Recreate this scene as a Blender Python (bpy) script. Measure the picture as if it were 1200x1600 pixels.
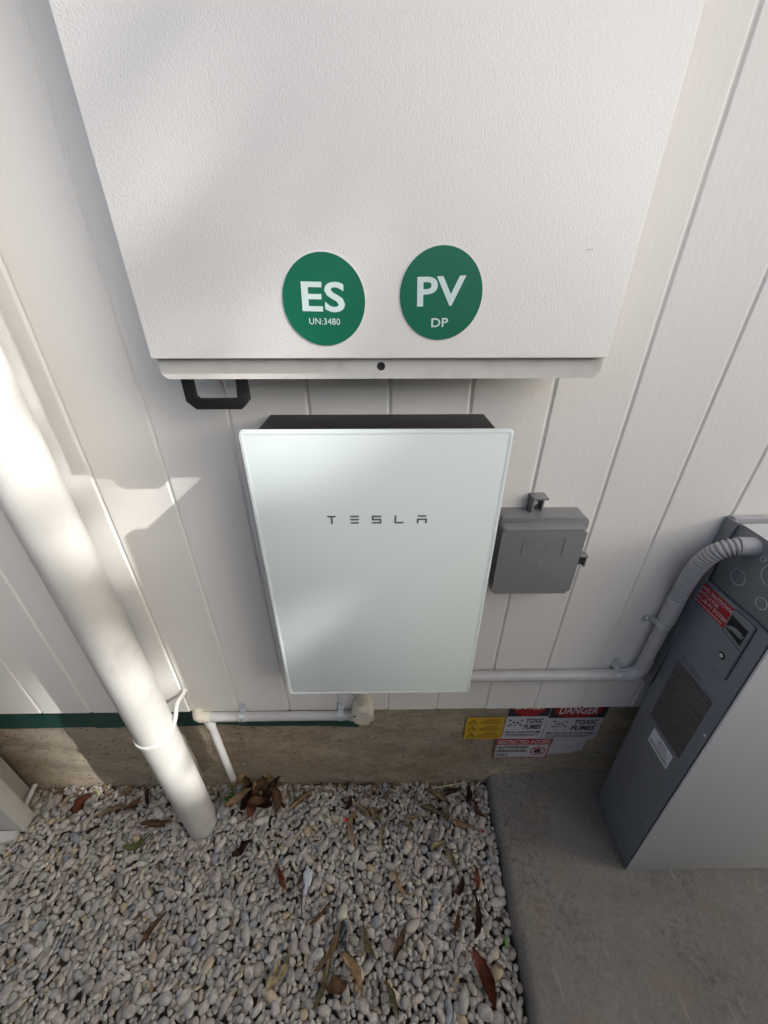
import bpy, bmesh, math, random
import numpy as np
from mathutils import Vector, Matrix
random.seed(7); rng = np.random.default_rng(7)
PI = math.pi
sc = bpy.context.scene
for o in list(bpy.data.objects): bpy.data.objects.remove(o)
C = sc.collection

# ---------------------------------------------------------------- camera
cd = bpy.data.cameras.new('camera'); cam = bpy.data.objects.new('camera', cd); C.objects.link(cam)
cam.location = (-0.0191, -0.7148, 1.60)
cam.rotation_euler = (math.radians(90 - 30.268), 0, math.radians(-0.719))
cd.sensor_fit = 'HORIZONTAL'; cd.sensor_width = 36; cd.lens = 36 * 601.8 / 1200
cd.clip_start = 0.02; cd.clip_end = 500
sc.camera = cam
sc.render.resolution_x, sc.render.resolution_y = 768, 1024

# ---------------------------------------------------------------- light
SUN = Vector((0.354, -0.15, 0.288)).normalized()      # direction towards the sun
w = bpy.data.worlds.new('World'); sc.world = w; w.use_nodes = True
nt = w.node_tree; nt.nodes.clear()
sky = nt.nodes.new('ShaderNodeTexSky'); sky.sky_type = 'NISHITA'; sky.sun_disc = False
sky.sun_elevation = math.asin(SUN.z); sky.sun_rotation = math.atan2(SUN.x, SUN.y)
sky.air_density = 0.30; sky.dust_density = 5.0; sky.ozone_density = 0.6
bg = nt.nodes.new('ShaderNodeBackground'); bg.inputs['Strength'].default_value = 0.15
wo = nt.nodes.new('ShaderNodeOutputWorld')
tint = nt.nodes.new('ShaderNodeMix'); tint.data_type = 'RGBA'; tint.blend_type = 'MULTIPLY'; tint.inputs[0].default_value = 1
tint.inputs[7].default_value = (.98, 1.02, .98, 1)                    # white balance of the hazy sky, the same all round
nt.links.new(sky.outputs[0], tint.inputs[6]); nt.links.new(tint.outputs[2], bg.inputs[0]); nt.links.new(bg.outputs[0], wo.inputs[0])
sd = bpy.data.lights.new('sun', 'SUN'); sd.energy = 2.0; sd.angle = math.radians(0.5); sd.color = (1, .975, .945)
so = bpy.data.objects.new('sun', sd); C.objects.link(so); so.location = (5, -3, 8)
so.rotation_euler = SUN.to_track_quat('Z', 'Y').to_euler()
sc.view_settings.view_transform = 'Standard'; sc.view_settings.look = 'None'
sc.view_settings.gamma = 1; sc.view_settings.use_curve_mapping = False
sc.view_settings.exposure = 1.72
sc.render.engine = 'CYCLES'
try:
    sc.cycles.max_bounces = 10; sc.cycles.diffuse_bounces = 6; sc.cycles.use_denoising = True
except Exception: pass

# ---------------------------------------------------------------- helpers
def srgb(r, g, b):
    f = lambda c: (c / 255 / 12.92) if c / 255 <= .04045 else ((c / 255 + .055) / 1.055) ** 2.4
    return (f(r), f(g), f(b))

class Mat:
    """small wrapper to write node materials"""
    def __init__(s, name, col=(.5, .5, .5), rough=.5, metal=0, spec=.5):
        s.m = bpy.data.materials.new(name); s.m.use_nodes = True
        s.n = s.m.node_tree.nodes; s.l = s.m.node_tree.links
        s.b = s.n['Principled BSDF']
        s.b.inputs['Base Color'].default_value = (*col, 1); s.b.inputs['Roughness'].default_value = rough
        s.b.inputs['Metallic'].default_value = metal; s.b.inputs['Specular IOR Level'].default_value = spec
        s.tc = None
    def co(s, scale=(1, 1, 1)):
        if s.tc is None:
            s.tc = s.n.new('ShaderNodeNewGeometry')
        mp = s.n.new('ShaderNodeMapping'); mp.inputs['Scale'].default_value = scale
        s.l.new(s.tc.outputs['Position'], mp.inputs[0]); return mp.outputs[0]
    def noise(s, scale, detail=4, rough=.55, stretch=(1, 1, 1), dist=0):
        n = s.n.new('ShaderNodeTexNoise'); n.inputs['Scale'].default_value = scale
        n.inputs['Detail'].default_value = detail; n.inputs['Roughness'].default_value = rough
        n.inputs['Distortion'].default_value = dist
        s.l.new(s.co(stretch), n.inputs['Vector']); return n.outputs['Fac']
    def voro(s, scale, stretch=(1, 1, 1), feature='F1'):
        n = s.n.new('ShaderNodeTexVoronoi'); n.inputs['Scale'].default_value = scale; n.feature = feature
        s.l.new(s.co(stretch), n.inputs['Vector']); return n.outputs['Distance']
    def ramp(s, fac, stops):
        r = s.n.new('ShaderNodeValToRGB'); e = r.color_ramp.elements
        while len(e) < len(stops): e.new(.5)
        for i, (p, c) in enumerate(stops):
            e[i].position = p; e[i].color = (*c, 1) if len(c) == 3 else c
        s.l.new(fac, r.inputs[0]); return r.outputs[0]
    def mix(s, fac, a, b, mode='MIX'):
        m = s.n.new('ShaderNodeMix'); m.data_type = 'RGBA'; m.blend_type = mode
        for v, i in ((fac, 0), (a, 6), (b, 7)):
            if isinstance(v, (int, float)): m.inputs[i].default_value = v
            elif isinstance(v, tuple): m.inputs[i].default_value = (*v, 1)
            else: s.l.new(v, m.inputs[i])
        return m.outputs[2]
    def math(s, op, a, b=0.0):
        m = s.n.new('ShaderNodeMath'); m.operation = op
        for v, i in ((a, 0), (b, 1)):
            if isinstance(v, (int, float)): m.inputs[i].default_value = v
            else: s.l.new(v, m.inputs[i])
        return m.outputs[0]
    def color(s, out): s.l.new(out, s.b.inputs['Base Color']); return s
    def rough(s, out): s.l.new(out, s.b.inputs['Roughness']); return s
    def bump(s, h, strength=.3, dist=.002):
        prev = s.b.inputs['Normal'].links[0].from_socket if s.b.inputs['Normal'].links else None
        b = s.n.new('ShaderNodeBump'); b.inputs['Strength'].default_value = strength; b.inputs['Distance'].default_value = dist
        s.l.new(h, b.inputs['Height'])
        if prev: s.l.new(prev, b.inputs['Normal'])
        s.l.new(b.outputs[0], s.b.inputs['Normal']); return s

def link(name, me, mat=None, parent=None, label=None, cat=None, group=None, kind=None, loc=None):
    o = bpy.data.objects.new(name, me); C.objects.link(o)
    if mat is not None and me is not None and len(me.materials) == 0: me.materials.append(mat.m if isinstance(mat, Mat) else mat)
    if parent: o.parent = parent
    if loc: o.location = loc
    if label: o['label'] = label
    if cat: o['category'] = cat
    if group: o['group'] = group
    if kind: o['kind'] = kind
    return o
def thing(name, label, cat, loc=(0, 0, 0), group=None):
    return link(name, None, None, None, label, cat, group, None, loc)

def bm_mesh(bm, name, smooth=False, angle=None):
    bmesh.ops.recalc_face_normals(bm, faces=bm.faces)
    me = bpy.data.meshes.new(name); bm.to_mesh(me); bm.free()
    if smooth:
        me.polygons.foreach_set('use_smooth', [True] * len(me.polygons))
        if angle is not None: me.set_sharp_from_angle(angle=math.radians(angle))
    return me
def local(me, root):
    """meshes are written in world coordinates; move them under a thing whose Empty stands at loc"""
    if root is not None and root.location.length > 0: me.transform(Matrix.Translation(-root.location))
    return me
def add_box(bm, x0, x1, y0, y1, z0, z1, bev=0, seg=2):
    b2 = bmesh.new()
    bmesh.ops.create_cube(b2, size=1)
    for v in b2.verts:
        v.co = Vector(((x0 + x1) / 2 + v.co.x * (x1 - x0), (y0 + y1) / 2 + v.co.y * (y1 - y0), (z0 + z1) / 2 + v.co.z * (z1 - z0)))
    if bev: bmesh.ops.bevel(b2, geom=list(b2.edges), offset=bev, segments=seg, profile=.5, affect='EDGES')
    t = bpy.data.meshes.new('t'); b2.to_mesh(t); b2.free(); bm.from_mesh(t); bpy.data.meshes.remove(t)
def box(name, x0, x1, y0, y1, z0, z1, mat, parent=None, bev=0, seg=2, **k):
    bm = bmesh.new(); add_box(bm, x0, x1, y0, y1, z0, z1, bev, seg)
    return link(name, local(bm_mesh(bm, name, bev > 0, 40), parent), mat, parent, **k)
def add_prism(bm, pts, y0, y1, bev=0, seg=2, axis='y'):
    """polygon pts (x,z) extruded from y0 (front) to y1 (back); bev bevels the front rim"""
    b2 = bmesh.new()
    P = lambda a, b, d: (a, d, b) if axis == 'y' else ((d, a, b) if axis == 'x' else (a, b, d))
    f = [b2.verts.new(P(a, b, y0)) for a, b in pts]; g = [b2.verts.new(P(a, b, y1)) for a, b in pts]
    n = len(pts); ff = b2.faces.new(f); b2.faces.new(g[::-1])
    for i in range(n): b2.faces.new((f[i], g[i], g[(i + 1) % n], f[(i + 1) % n]))
    if bev: bmesh.ops.bevel(b2, geom=list(ff.edges), offset=bev, segments=seg, profile=.5, affect='EDGES')
    bmesh.ops.recalc_face_normals(b2, faces=b2.faces)
    t = bpy.data.meshes.new('t'); b2.to_mesh(t); b2.free(); bm.from_mesh(t); bpy.data.meshes.remove(t)
def prism(name, pts, y0, y1, mat, parent=None, bev=0, seg=2, axis='y', **k):
    bm = bmesh.new(); add_prism(bm, pts, y0, y1, bev, seg, axis)
    return link(name, local(bm_mesh(bm, name, bev > 0, 35), parent), mat, parent, **k)
def rrect(x0, x1, z0, z1, r, n=6, corners=(1, 1, 1, 1)):
    """rounded rectangle, corners in order BL BR TR TL"""
    out = []
    for (cx, cz, a0), c in zip(((x0 + r, z0 + r, PI), (x1 - r, z0 + r, 1.5 * PI), (x1 - r, z1 - r, 0), (x0 + r, z1 - r, .5 * PI)), corners):
        if c: out += [(cx + r * math.cos(a0 + t * PI / 2 / n), cz + r * math.sin(a0 + t * PI / 2 / n)) for t in range(n + 1)]
        else:
            s = {PI: (-1, -1), 1.5 * PI: (1, -1), 0: (1, 1), .5 * PI: (-1, 1)}[a0]
            out.append((cx + s[0] * r, cz + s[1] * r))
    return out
def circ(cx, cz, r, n=32, ry=None): return [(cx + r * math.cos(2 * PI * i / n), cz + (ry or r) * math.sin(2 * PI * i / n)) for i in range(n)]
def add_tube(bm, path, rad, n=20, caps=True, up=None):
    """tube along a list of points; rad a number or list"""
    P = [Vector(p) for p in path]; rings = []
    rads = rad if isinstance(rad, (list, tuple)) else [rad] * len(P)
    t0 = (P[1] - P[0]).normalized(); ref = Vector((0, 0, 1)) if abs(t0.z) < .9 else Vector((0, 1, 0))
    u = t0.cross(ref).normalized()
    for i, p in enumerate(P):
        t = (P[min(i + 1, len(P) - 1)] - P[max(i - 1, 0)])
        if t.length < 1e-9: t = t0
        t.normalize(); u = (u - t * u.dot(t)).normalized(); v = t.cross(u)
        rings.append([bm.verts.new(p + (u * math.cos(2 * PI * k / n) + v * math.sin(2 * PI * k / n)) * rads[i]) for k in range(n)])
    for a, b in zip(rings[:-1], rings[1:]):
        for k in range(n): bm.faces.new((a[k], a[(k + 1) % n], b[(k + 1) % n], b[k]))
    if caps: bm.faces.new(rings[0][::-1]); bm.faces.new(rings[-1])
def tube(name, path, rad, mat, parent=None, n=20, angle=40, **k):
    bm = bmesh.new(); add_tube(bm, path, rad, n)
    return link(name, local(bm_mesh(bm, name, True, angle), parent), mat, parent, **k)
def spline(pts, n=40):
    P = [Vector(p) for p in pts]; P = [P[0] * 2 - P[1]] + P + [P[-1] * 2 - P[-2]]
    out = []; m = len(P) - 3
    for i in range(m):
        for j in range(n):
            t = j / n; a, b, c, d = P[i:i + 4]
            out.append(.5 * ((2 * b) + (c - a) * t + (2 * a - 5 * b + 4 * c - d) * t * t + (3 * b - a - 3 * c + d) * t ** 3))
    out.append(P[-2]); return out
def arc(c, r, a0, a1, n, f): return [f(c, r, a0 + (a1 - a0) * i / n) for i in range(n + 1)]
def text_mesh(body, x0, x1, z0, z1, bold=0.0, depth=.0003, shear=0.0):
    """lettering fitted to a rectangle, facing -Y, its back at y = 0"""
    cu = bpy.data.curves.new('lettering', 'FONT'); cu.body = body; cu.size = 1; cu.offset = bold; cu.shear = shear
    cu.extrude = .01; cu.resolution_u = 4; cu.align_x = 'LEFT'; cu.space_character = 1.04
    o = bpy.data.objects.new('t', cu); C.objects.link(o)
    bpy.context.view_layer.update()
    me = bpy.data.meshes.new_from_object(o.evaluated_get(bpy.context.evaluated_depsgraph_get()))
    bpy.data.objects.remove(o); bpy.data.curves.remove(cu)
    n = len(me.vertices); a = np.empty(n * 3); me.vertices.foreach_get('co', a); a = a.reshape(-1, 3)
    lo, hi = a.min(0), a.max(0)
    b = np.empty_like(a)
    b[:, 0] = x0 + (a[:, 0] - lo[0]) / (hi[0] - lo[0]) * (x1 - x0)
    b[:, 2] = z0 + (a[:, 1] - lo[1]) / (hi[1] - lo[1]) * (z1 - z0)
    b[:, 1] = -(a[:, 2] - lo[2]) / max(hi[2] - lo[2], 1e-9) * depth
    me.vertices.foreach_set('co', b.ravel()); me.materials.clear(); me.update(); return me
def join(meshes, name):
    bm = bmesh.new()
    for m in meshes: bm.from_mesh(m); bpy.data.meshes.remove(m)
    me = bpy.data.meshes.new(name); bm.to_mesh(me); bm.free(); return me
def bars(rects, y, depth=.0003):
    bm = bmesh.new()
    for x0, x1, z0, z1 in rects: add_box(bm, x0, x1, y - depth, y, z0, z1)
    return bm_mesh(bm, 'small_print')
SIDE = Matrix(((0, 1, 0, 0), (-1, 0, 0, 0), (0, 0, 1, 0), (0, 0, 0, 1)))   # turns a -Y facing print to face -X (x -> -y)

# ---------------------------------------------------------------- materials
board_m = Mat('wall paint', (.72, .695, .655), .55, spec=.35)
_oi = board_m.n.new('ShaderNodeObjectInfo')
_t = board_m.ramp(_oi.outputs['Random'], [(0, (.775, .755, .71)), (1, (.80, .782, .738))])
_n = board_m.noise(3, 4, .6)
board_m.color(board_m.mix(board_m.ramp(_n, [(.45, (0, 0, 0)), (.75, (1, 1, 1))]), _t, (.768, .748, .70)))
board_m.bump(board_m.noise(90, 4, .6, (1, 1, .45)), .22, .0025).bump(board_m.noise(350, 3, .6), .12, .001)
cab_m = Mat('powder coated steel', (.745, .73, .695), .42, spec=.45)
cab_m.bump(cab_m.noise(400, 2, .55, (1.1, 1, .8), .3), .23, .0016).bump(cab_m.noise(420, 2, .5, (1, 1, .7)), .15, .001)
lip_m = Mat('shade darkened painted steel', (.70, .675, .64), .45)
lip_m.color(lip_m.mix(lip_m.ramp(lip_m.noise(25, 3), [(.5, (0, 0, 0)), (.8, (1, 1, 1))]), (.63, .62, .57), (.53, .515, .47)))  # colour darkened to stand in for the shade under the door edge
black_m = Mat('black plastic', (.012, .012, .013), .42); black_m.bump(black_m.noise(160, 3), .25, .001)
housing_m = Mat('black powder coat', (.014, .015, .015), .6)
glass_m = Mat('white back painted glass', (.77, .85, .82), .38, spec=.5)
glass_m.b.inputs['Coat Weight'].default_value = .5; glass_m.b.inputs['Coat Roughness'].default_value = .32
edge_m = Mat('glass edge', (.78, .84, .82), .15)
logo_m = Mat('grey print', (.12, .125, .125), .5)
green_m = Mat('green vinyl', (.0015, .135, .072), .45); green_m.bump(green_m.noise(60, 2), .05, .001)
stkedge_m = Mat('sticker rim', (.75, .76, .74), .5)
white_print = Mat('pale print', (.62, .75, .72), .5)
hole_m = Mat('dark hole', (.03, .03, .03), .8)
pvc_m = Mat('white painted pipe', (.78, .765, .73), .33, spec=.5)
pvc_m.color(pvc_m.mix(pvc_m.ramp(pvc_m.noise(14, 5, .65), [(.52, (0, 0, 0)), (.8, (1, 1, 1))]), (.56, .553, .525), (.47, .46, .425)))
pvc_m.bump(pvc_m.noise(60, 3, .5, (1, 1, .3)), .06, .001)
grey_m = Mat('grey plastic', (.205, .208, .21), .27); grey_m.bump(grey_m.noise(400, 2), .15, .0006)
cond_m = Mat('grey conduit', (.42, .415, .42), .4)
cond_m.color(cond_m.mix(cond_m.ramp(cond_m.noise(30, 4), [(.5, (0, 0, 0)), (.8, (1, 1, 1))]), (.50, .495, .495), (.42, .41, .40)))
cream_m = Mat('cream fitting', (.62, .57, .48), .45)
cream_m.color(cream_m.mix(cream_m.noise(40, 4), (.66, .615, .53), (.5, .45, .37)))
galv_m = Mat('galvanised steel', (.5, .52, .52), .28, metal=.55)
galv_m.color(galv_m.ramp(galv_m.voro(140), [(0, (.42, .47, .47)), (.7, (.74, .78, .77))]))
screw_m = Mat('screw steel', (.8, .8, .79), .25, metal=.6)
wallgrey_m = Mat('blue grey steel cover', (.125, .14, .165), .36, spec=.5)
wallgrey_m.bump(wallgrey_m.noise(500, 2), .12, .0005)
wallgrey_m.color(wallgrey_m.mix(wallgrey_m.noise(6, 3), (.205, .225, .252), (.228, .246, .270)))
upper_m = Mat('grey inner panel', (.21, .222, .23), .32)
front_m = Mat('satin front panel', (.70, .71, .70), .4)
front_m.bump(front_m.noise(300, 2), .06, .0005)
dark_m = Mat('black seam', (.008, .008, .009), .6)
red_m = Mat('red vinyl', (.46, .010, .014), .4)
signwhite_m = Mat('sign white', (.50, .50, .54), .5)
signwhite_m.color(signwhite_m.mix(signwhite_m.ramp(signwhite_m.noise(30, 5, .7), [(.5, (0, 0, 0)), (.85, (1, 1, 1))]), (.52, .52, .56), (.38, .37, .37)))
signyellow_m = Mat('sign yellow', (.58, .36, .02), .5)
signred_m = Mat('sign red', (.33, .012, .012), .5)
print_m = Mat('black print', (.018, .018, .022), .6)
paleprint_m = Mat('white print', (.62, .60, .60), .5)
labelprint_m = Mat('faded brown print', (.098, .09, .088), .6)
faint_m = Mat('faint grey print', (.15, .142, .138), .55)
white_m = Mat('white label', (.86, .87, .90), .35)
strip_m = Mat('green painted membrane', (.004, .052, .040), .45)
strip_m.color(strip_m.mix(strip_m.ramp(strip_m.noise(22, 5, .7), [(.55, (0, 0, 0)), (.75, (1, 1, 1))]), (.004, .05, .038), (.02, .085, .062)))
strip_m.bump(strip_m.noise(40, 4), .3, .002)

conc_m = Mat('stained concrete footing', (.3, .24, .17), .85, spec=.25)
_a = conc_m.noise(5.5, 7, .68, (.8, 1, 1.5), .5)
_b = conc_m.noise(38, 6, .72, (.7, 1, 1.2), .6)
_c1 = conc_m.ramp(_a, [(.3, (.28, .222, .155)), (.5, (.385, .315, .225)), (.68, (.48, .41, .305))])
_c2 = conc_m.mix(conc_m.ramp(_b, [(.36, (.55, .55, .55)), (.55, (0, 0, 0))]), _c1, (.16, .122, .084))
_gr = conc_m.ramp(conc_m.noise(2.6, 4, .55), [(.44, (0, 0, 0)), (.62, (1, 1, 1))])
_c3 = conc_m.mix(conc_m.math('MULTIPLY', _gr, .45), _c2, (.345, .315, .27))
_pit = conc_m.voro(55, (.7, 1, 1.2)); _pn = conc_m.noise(20, 3)
_pits = conc_m.math('MULTIPLY', conc_m.math('LESS_THAN', _pit, .17), conc_m.math('GREATER_THAN', _pn, .50))
conc_m.color(conc_m.mix(_pits, _c3, (.045, .035, .027)))
conc_m.bump(conc_m.math('SUBTRACT', _b, _pits), .7, .004).bump(conc_m.noise(160, 3), .35, .0015)

slab_m = Mat('worn concrete slab', (.2, .18, .15), .85, spec=.25)
_a = slab_m.noise(4.5, 6, .65, (1, 1, 1), .7)
_c = slab_m.ramp(_a, [(.25, (.152, .142, .125)), (.48, (.200, .189, .168)), (.75, (.242, .230, .206))])
_g = slab_m.ramp(slab_m.noise(90, 4, .7), [(.35, (.84, .84, .84)), (.65, (1.06, 1.06, 1.06))])
_c = slab_m.mix(1.0, _c, _g, 'MULTIPLY')
_st = slab_m.math('MULTIPLY', slab_m.ramp(slab_m.noise(3.1, 2, .4), [(.52, (0, 0, 0)), (.66, (1, 1, 1))]),
                  slab_m.ramp(slab_m.noise(75, 5, .75), [(.5, (0, 0, 0)), (.62, (1, 1, 1))]))
_c = slab_m.mix(slab_m.math('MULTIPLY', _st, .55), _c, (.055, .052, .05))
_rs = slab_m.ramp(slab_m.noise(5.2, 3, .5, (1, 1.4, 1)), [(.58, (0, 0, 0)), (.75, (1, 1, 1))])
_c = slab_m.mix(slab_m.math('MULTIPLY', _rs, .4), _c, (.25, .17, .115))
_sc = slab_m.ramp(slab_m.noise(26, 2, .5, (3.2, .55, 1), 1.2), [(.66, (0, 0, 0)), (.72, (1, 1, 1))])
_c = slab_m.mix(slab_m.math('MULTIPLY', _sc, .32), _c, (.36, .34, .30))
slab_m.color(_c)
slab_m.bump(slab_m.noise(120, 5, .7), .22, .002).bump(slab_m.noise(14, 4), .35, .006)

soil_m = Mat('shade dark soil', (.055, .042, .032), .95)  # soil colour kept dark to stand in for shadow in the pebble gaps
soil_m.bump(soil_m.noise(60, 5), .6, .01)
peb_m = Mat('river pebble', (.4, .36, .32), .62, spec=.35)
_ge = peb_m.n.new('ShaderNodeNewGeometry'); _oi = peb_m.n.new('ShaderNodeObjectInfo')
_r = peb_m.math('FRACT', peb_m.math('ADD', _ge.outputs['Random Per Island'], _oi.outputs['Random']))
_pc = peb_m.ramp(_r, [(0, (0.325, 0.293, 0.260)), (.14, (0.493, 0.454, 0.409)), (.3, (0.414, 0.375, 0.336)), (.45, (0.526, 0.493, 0.448)), (.58, (0.381, 0.364, 0.342)),
                      (.7, (0.482, 0.417, 0.370)), (.8, (0.263, 0.249, 0.235)), (.86, (0.605, 0.571, 0.532)), (.93, (0.482, 0.381, 0.246)), (.97, (0.291, 0.308, 0.319))])
_pv = peb_m.noise(70, 5, .65)
_pc = peb_m.mix(1.0, _pc, peb_m.ramp(_pv, [(.3, (.61, .62, .62)), (.5, (.93, .94, .94)), (.68, (1.10, 1.11, 1.11))]), 'MULTIPLY')
peb_m.color(_pc); peb_m.bump(peb_m.noise(220, 5, .7), .45, .002)

leafcols = {'tan': (.40, .29, .165), 'pale': (.50, .42, .26), 'olive': (.27, .235, .125), 'red': (.21, .07, .04), 'dark': (.065, .03, .022), 'brown': (.17, .095, .05), 'green': (.16, .18, .06)}
leaf_m = {}
for k, c in leafcols.items():
    m = Mat(k + ' dry leaf', c, .65, spec=.3)
    d = tuple(v * .45 for v in c); li = tuple(min(1, v * 1.35) for v in c)
    m.color(m.ramp(m.noise(48, 5, .7), [(.3, d), (.5, c), (.72, li)])); m.bump(m.noise(220, 4), .4, .001)
    leaf_m[k] = m
weed_m = Mat('green weed', (.10, .22, .035), .5)
clear_m = Mat('crumpled clear plastic', (.5, .5, .52), .2); clear_m.b.inputs['Transmission Weight'].default_value = .5
fence_m = Mat('grey steel fence', (.16, .165, .165), .5)
soffit_m = Mat('soffit paint', (.62, .60, .57), .6)
gutter_m = Mat('gutter steel', (.52, .51, .49), .4)
roof_m = Mat('roof tile', (.09, .085, .08), .8)
bark_m = Mat('gum bark', (.22, .18, .14), .85); bark_m.bump(bark_m.noise(8, 5, .6, (1, 1, .2)), .6, .03)
foliage_m = Mat('gum foliage', (.06, .085, .035), .55)
foliage_m.color(foliage_m.ramp(foliage_m.noise(3, 3), [(.35, (.04, .065, .025)), (.65, (.09, .115, .05))]))

# ================================================================ SETTING
# far ground, one sheet
bm = bmesh.new(); bmesh.ops.create_grid(bm, x_segments=2, y_segments=2, size=120)
for v in bm.verts: v.co.z = -.075
far_m = Mat('dry garden earth', (.14, .115, .085), .95)
far_m.color(far_m.ramp(far_m.noise(1.2, 6), [(.35, (.10, .085, .06)), (.65, (.18, .15, .11))]))
link('ground', bm_mesh(bm, 'ground'), far_m, kind='structure')

# pebble bed: soil bed and every pebble on it
bm = bmesh.new(); bmesh.ops.create_grid(bm, x_segments=60, y_segments=40, size=1)
for v in bm.verts:
    v.co = Vector((-1.35 + v.co.x * 1.75, -.985 + v.co.y * 1.025, -.026 + random.uniform(-.003, .003)))
bed = link('gravel_bed', bm_mesh(bm, 'gravel_bed', True), soil_m, kind='structure')

def ico(sub):
    b = bmesh.new(); bmesh.ops.create_icosphere(b, subdivisions=sub, radius=1)
    v = np.array([q.co[:] for q in b.verts]); f = np.array([[q.index for q in p.verts] for p in b.faces]); b.free(); return v, f
IV, IF = ico(3); LV2, LF2 = ico(2)
def pebble_shape(r, base):
    v = base.copy()
    for k in range(4):                                  # flattish facets and gentle lumps
        d = r.normal(size=3); d /= np.linalg.norm(d); h = r.uniform(.6, .95)
        t = v @ d; over = np.maximum(t - h, 0); v -= np.outer(over * .6, d)
    for k in range(3):
        d = r.normal(size=3); d /= np.linalg.norm(d); v *= (1 + r.uniform(.01, .05) * np.sin(2.6 * (v @ d) + r.uniform(0, 6)))[:, None]
    return v
shapes = [pebble_shape(np.random.default_rng(50 + k), IV) for k in range(14)]
shapes_low = [pebble_shape(np.random.default_rng(50 + k), LV2) for k in range(14)]
def rotm(az, tx, ty):
    return np.array(Matrix.Rotation(az, 3, 'Z') @ Matrix.Rotation(tx, 3, 'X') @ Matrix.Rotation(ty, 3, 'Y'))

X0, X1, Y0, Y1 = -2.4, .40, -1.3, .03
def slab_edge(y): return .372 + (y - .03) * .047        # left foot of the concrete slab
CELL = .012
def scatter(layer, tries, rmin, rmax, pack):
    grid = {}; out = []
    for _ in range(tries):
        y = rng.uniform(Y0, Y1); x = rng.uniform(X0, X1)
        # pebbles a bit finer near the wall
        g = rng.random() ** 1.7
        r = rmin + (rmax - rmin) * g
        if y > .018 - r * .4 or x > slab_edge(y) - r * .55: continue
        if (x + .64) ** 2 + (y + .095) ** 2 < (.05 + r * .3) ** 2: continue
        cx, cy = int(x / .03), int(y / .03); ok = True
        for i in range(cx - 2, cx + 3):
            for j in range(cy - 2, cy + 3):
                for (a, b, s) in grid.get((i, j), ()):
                    if (a - x) ** 2 + (b - y) ** 2 < (pack * (r + s)) ** 2: ok = False; break
                if not ok: break
            if not ok: break
        if ok: grid.setdefault((cx, cy), []).append((x, y, r)); out.append((x, y, r))
    return out
low = scatter(0, 40000, .0080, .0135, .74)
top = scatter(1, 130000, .0060, .0172, .73)
peb = []
for x, y, r in low: peb.append((x, y, -.017 + rng.uniform(-.003, .003), r, 0))
for x, y, r in top: peb.append((x, y, -.006 + rng.uniform(-.006, .006) + r * .10, r, 1))
rec = []
for x, y, z, r, l in peb:
    el = rng.uniform(1.0, 1.32) if rng.random() < .72 else rng.uniform(1.35, 1.75); sx, sy, sz = r * el, r / el ** .45, r * rng.uniform(.55, .8)
    rec.append((x, y, z, sx, sy, sz, rng.uniform(0, PI), rng.normal(0, .2), rng.normal(0, .17), int(rng.integers(14)), l))
camv = np.array(cam.location)
def vis(p):  # roughly inside the picture
    v = np.array(p[:3]) - camv; f = np.array((.0125, .8637, -.504)); d = np.array((0, -.504, -.8637))
    z = v @ f
    return abs(v[0] / z) < 1.02 and -1.35 < (v @ d) / z < 1.35
def size_px(p): return p[3] * p[4] / ((np.array(p[:3]) - camv) @ np.array((.0125, .8637, -.504))) ** 2
order = sorted([i for i, p in enumerate(rec) if p[10] == 1 and vis(p)], key=lambda i: -size_px(rec[i]))
single = set(order[:300]); fine = set(order[:4200])
pm = []
for s in shapes:
    me = bpy.data.meshes.new('pebble'); me.from_pydata(s.tolist(), [], IF.tolist())
    me.polygons.foreach_set('use_smooth', [True] * len(me.polygons)); me.materials.append(peb_m.m); pm.append(me)
VV, FF, off = [], [], 0
for i, (x, y, z, sx, sy, sz, az, tx, ty, k, l) in enumerate(rec):
    if i in single:
        o = bpy.data.objects.new('pebble', pm[k]); C.objects.link(o); o.parent = bed
        o.location = (x, y, z); o.scale = (sx, sy, sz)
        o.rotation_euler = (Matrix.Rotation(az, 3, 'Z') @ Matrix.Rotation(tx, 3, 'X') @ Matrix.Rotation(ty, 3, 'Y')).to_euler()
    else:
        hi = i in fine
        v = ((shapes if hi else shapes_low)[k] * np.array((sx, sy, sz))) @ rotm(az, tx, ty).T + np.array((x, y, z))
        VV.append(v); FF.append((IF if hi else LF2) + off); off += len(v)
V = np.concatenate(VV); F = np.concatenate(FF)
me = bpy.data.meshes.new('loose_gravel'); me.vertices.add(len(V)); me.vertices.foreach_set('co', V.ravel())
me.loops.add(F.size); me.loops.foreach_set('vertex_index', F.ravel().astype(np.int32))
me.polygons.add(len(F)); me.polygons.foreach_set('loop_start', np.arange(0, F.size, 3, dtype=np.int32))
me.polygons.foreach_set('use_smooth', np.ones(len(F), bool)); me.update(calc_edges=True)
link('loose_gravel', me, peb_m, bed, kind='stuff')
print('pebbles', len(rec), 'tris', len(F))

# concrete slab on the right, rounded top edge, slightly uneven
bm = bmesh.new()
nx, ny = 90, 70
xs = [0, .004, .010, .017, .026, .04] + [.04 + (2.3 - .04) * (i / nx) ** 1.3 for i in range(1, nx + 1)]
zs = [-.05, .012, .024, .0300, .0325, .033] + [.033] * nx
rows = []
for j in range(ny + 1):
    y = .029 - 1.6 * j / ny; wob = .0025 * math.sin(y * 23) + .002 * math.sin(y * 61 + 1)
    rows.append([bm.verts.new((slab_edge(y) + xx + wob * max(0, 1 - xx / .06), y, zz + (.0012 * math.sin(xx * 19 + y * 13) if zz > .03 else 0))) for xx, zz in zip(xs, zs)])
for a, b in zip(rows[:-1], rows[1:]):
    for k in range(len(xs) - 1): bm.faces.new((a[k], a[k + 1], b[k + 1], b[k]))
link('concrete_slab', bm_mesh(bm, 'concrete_slab', True), slab_m, kind='structure')

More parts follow.
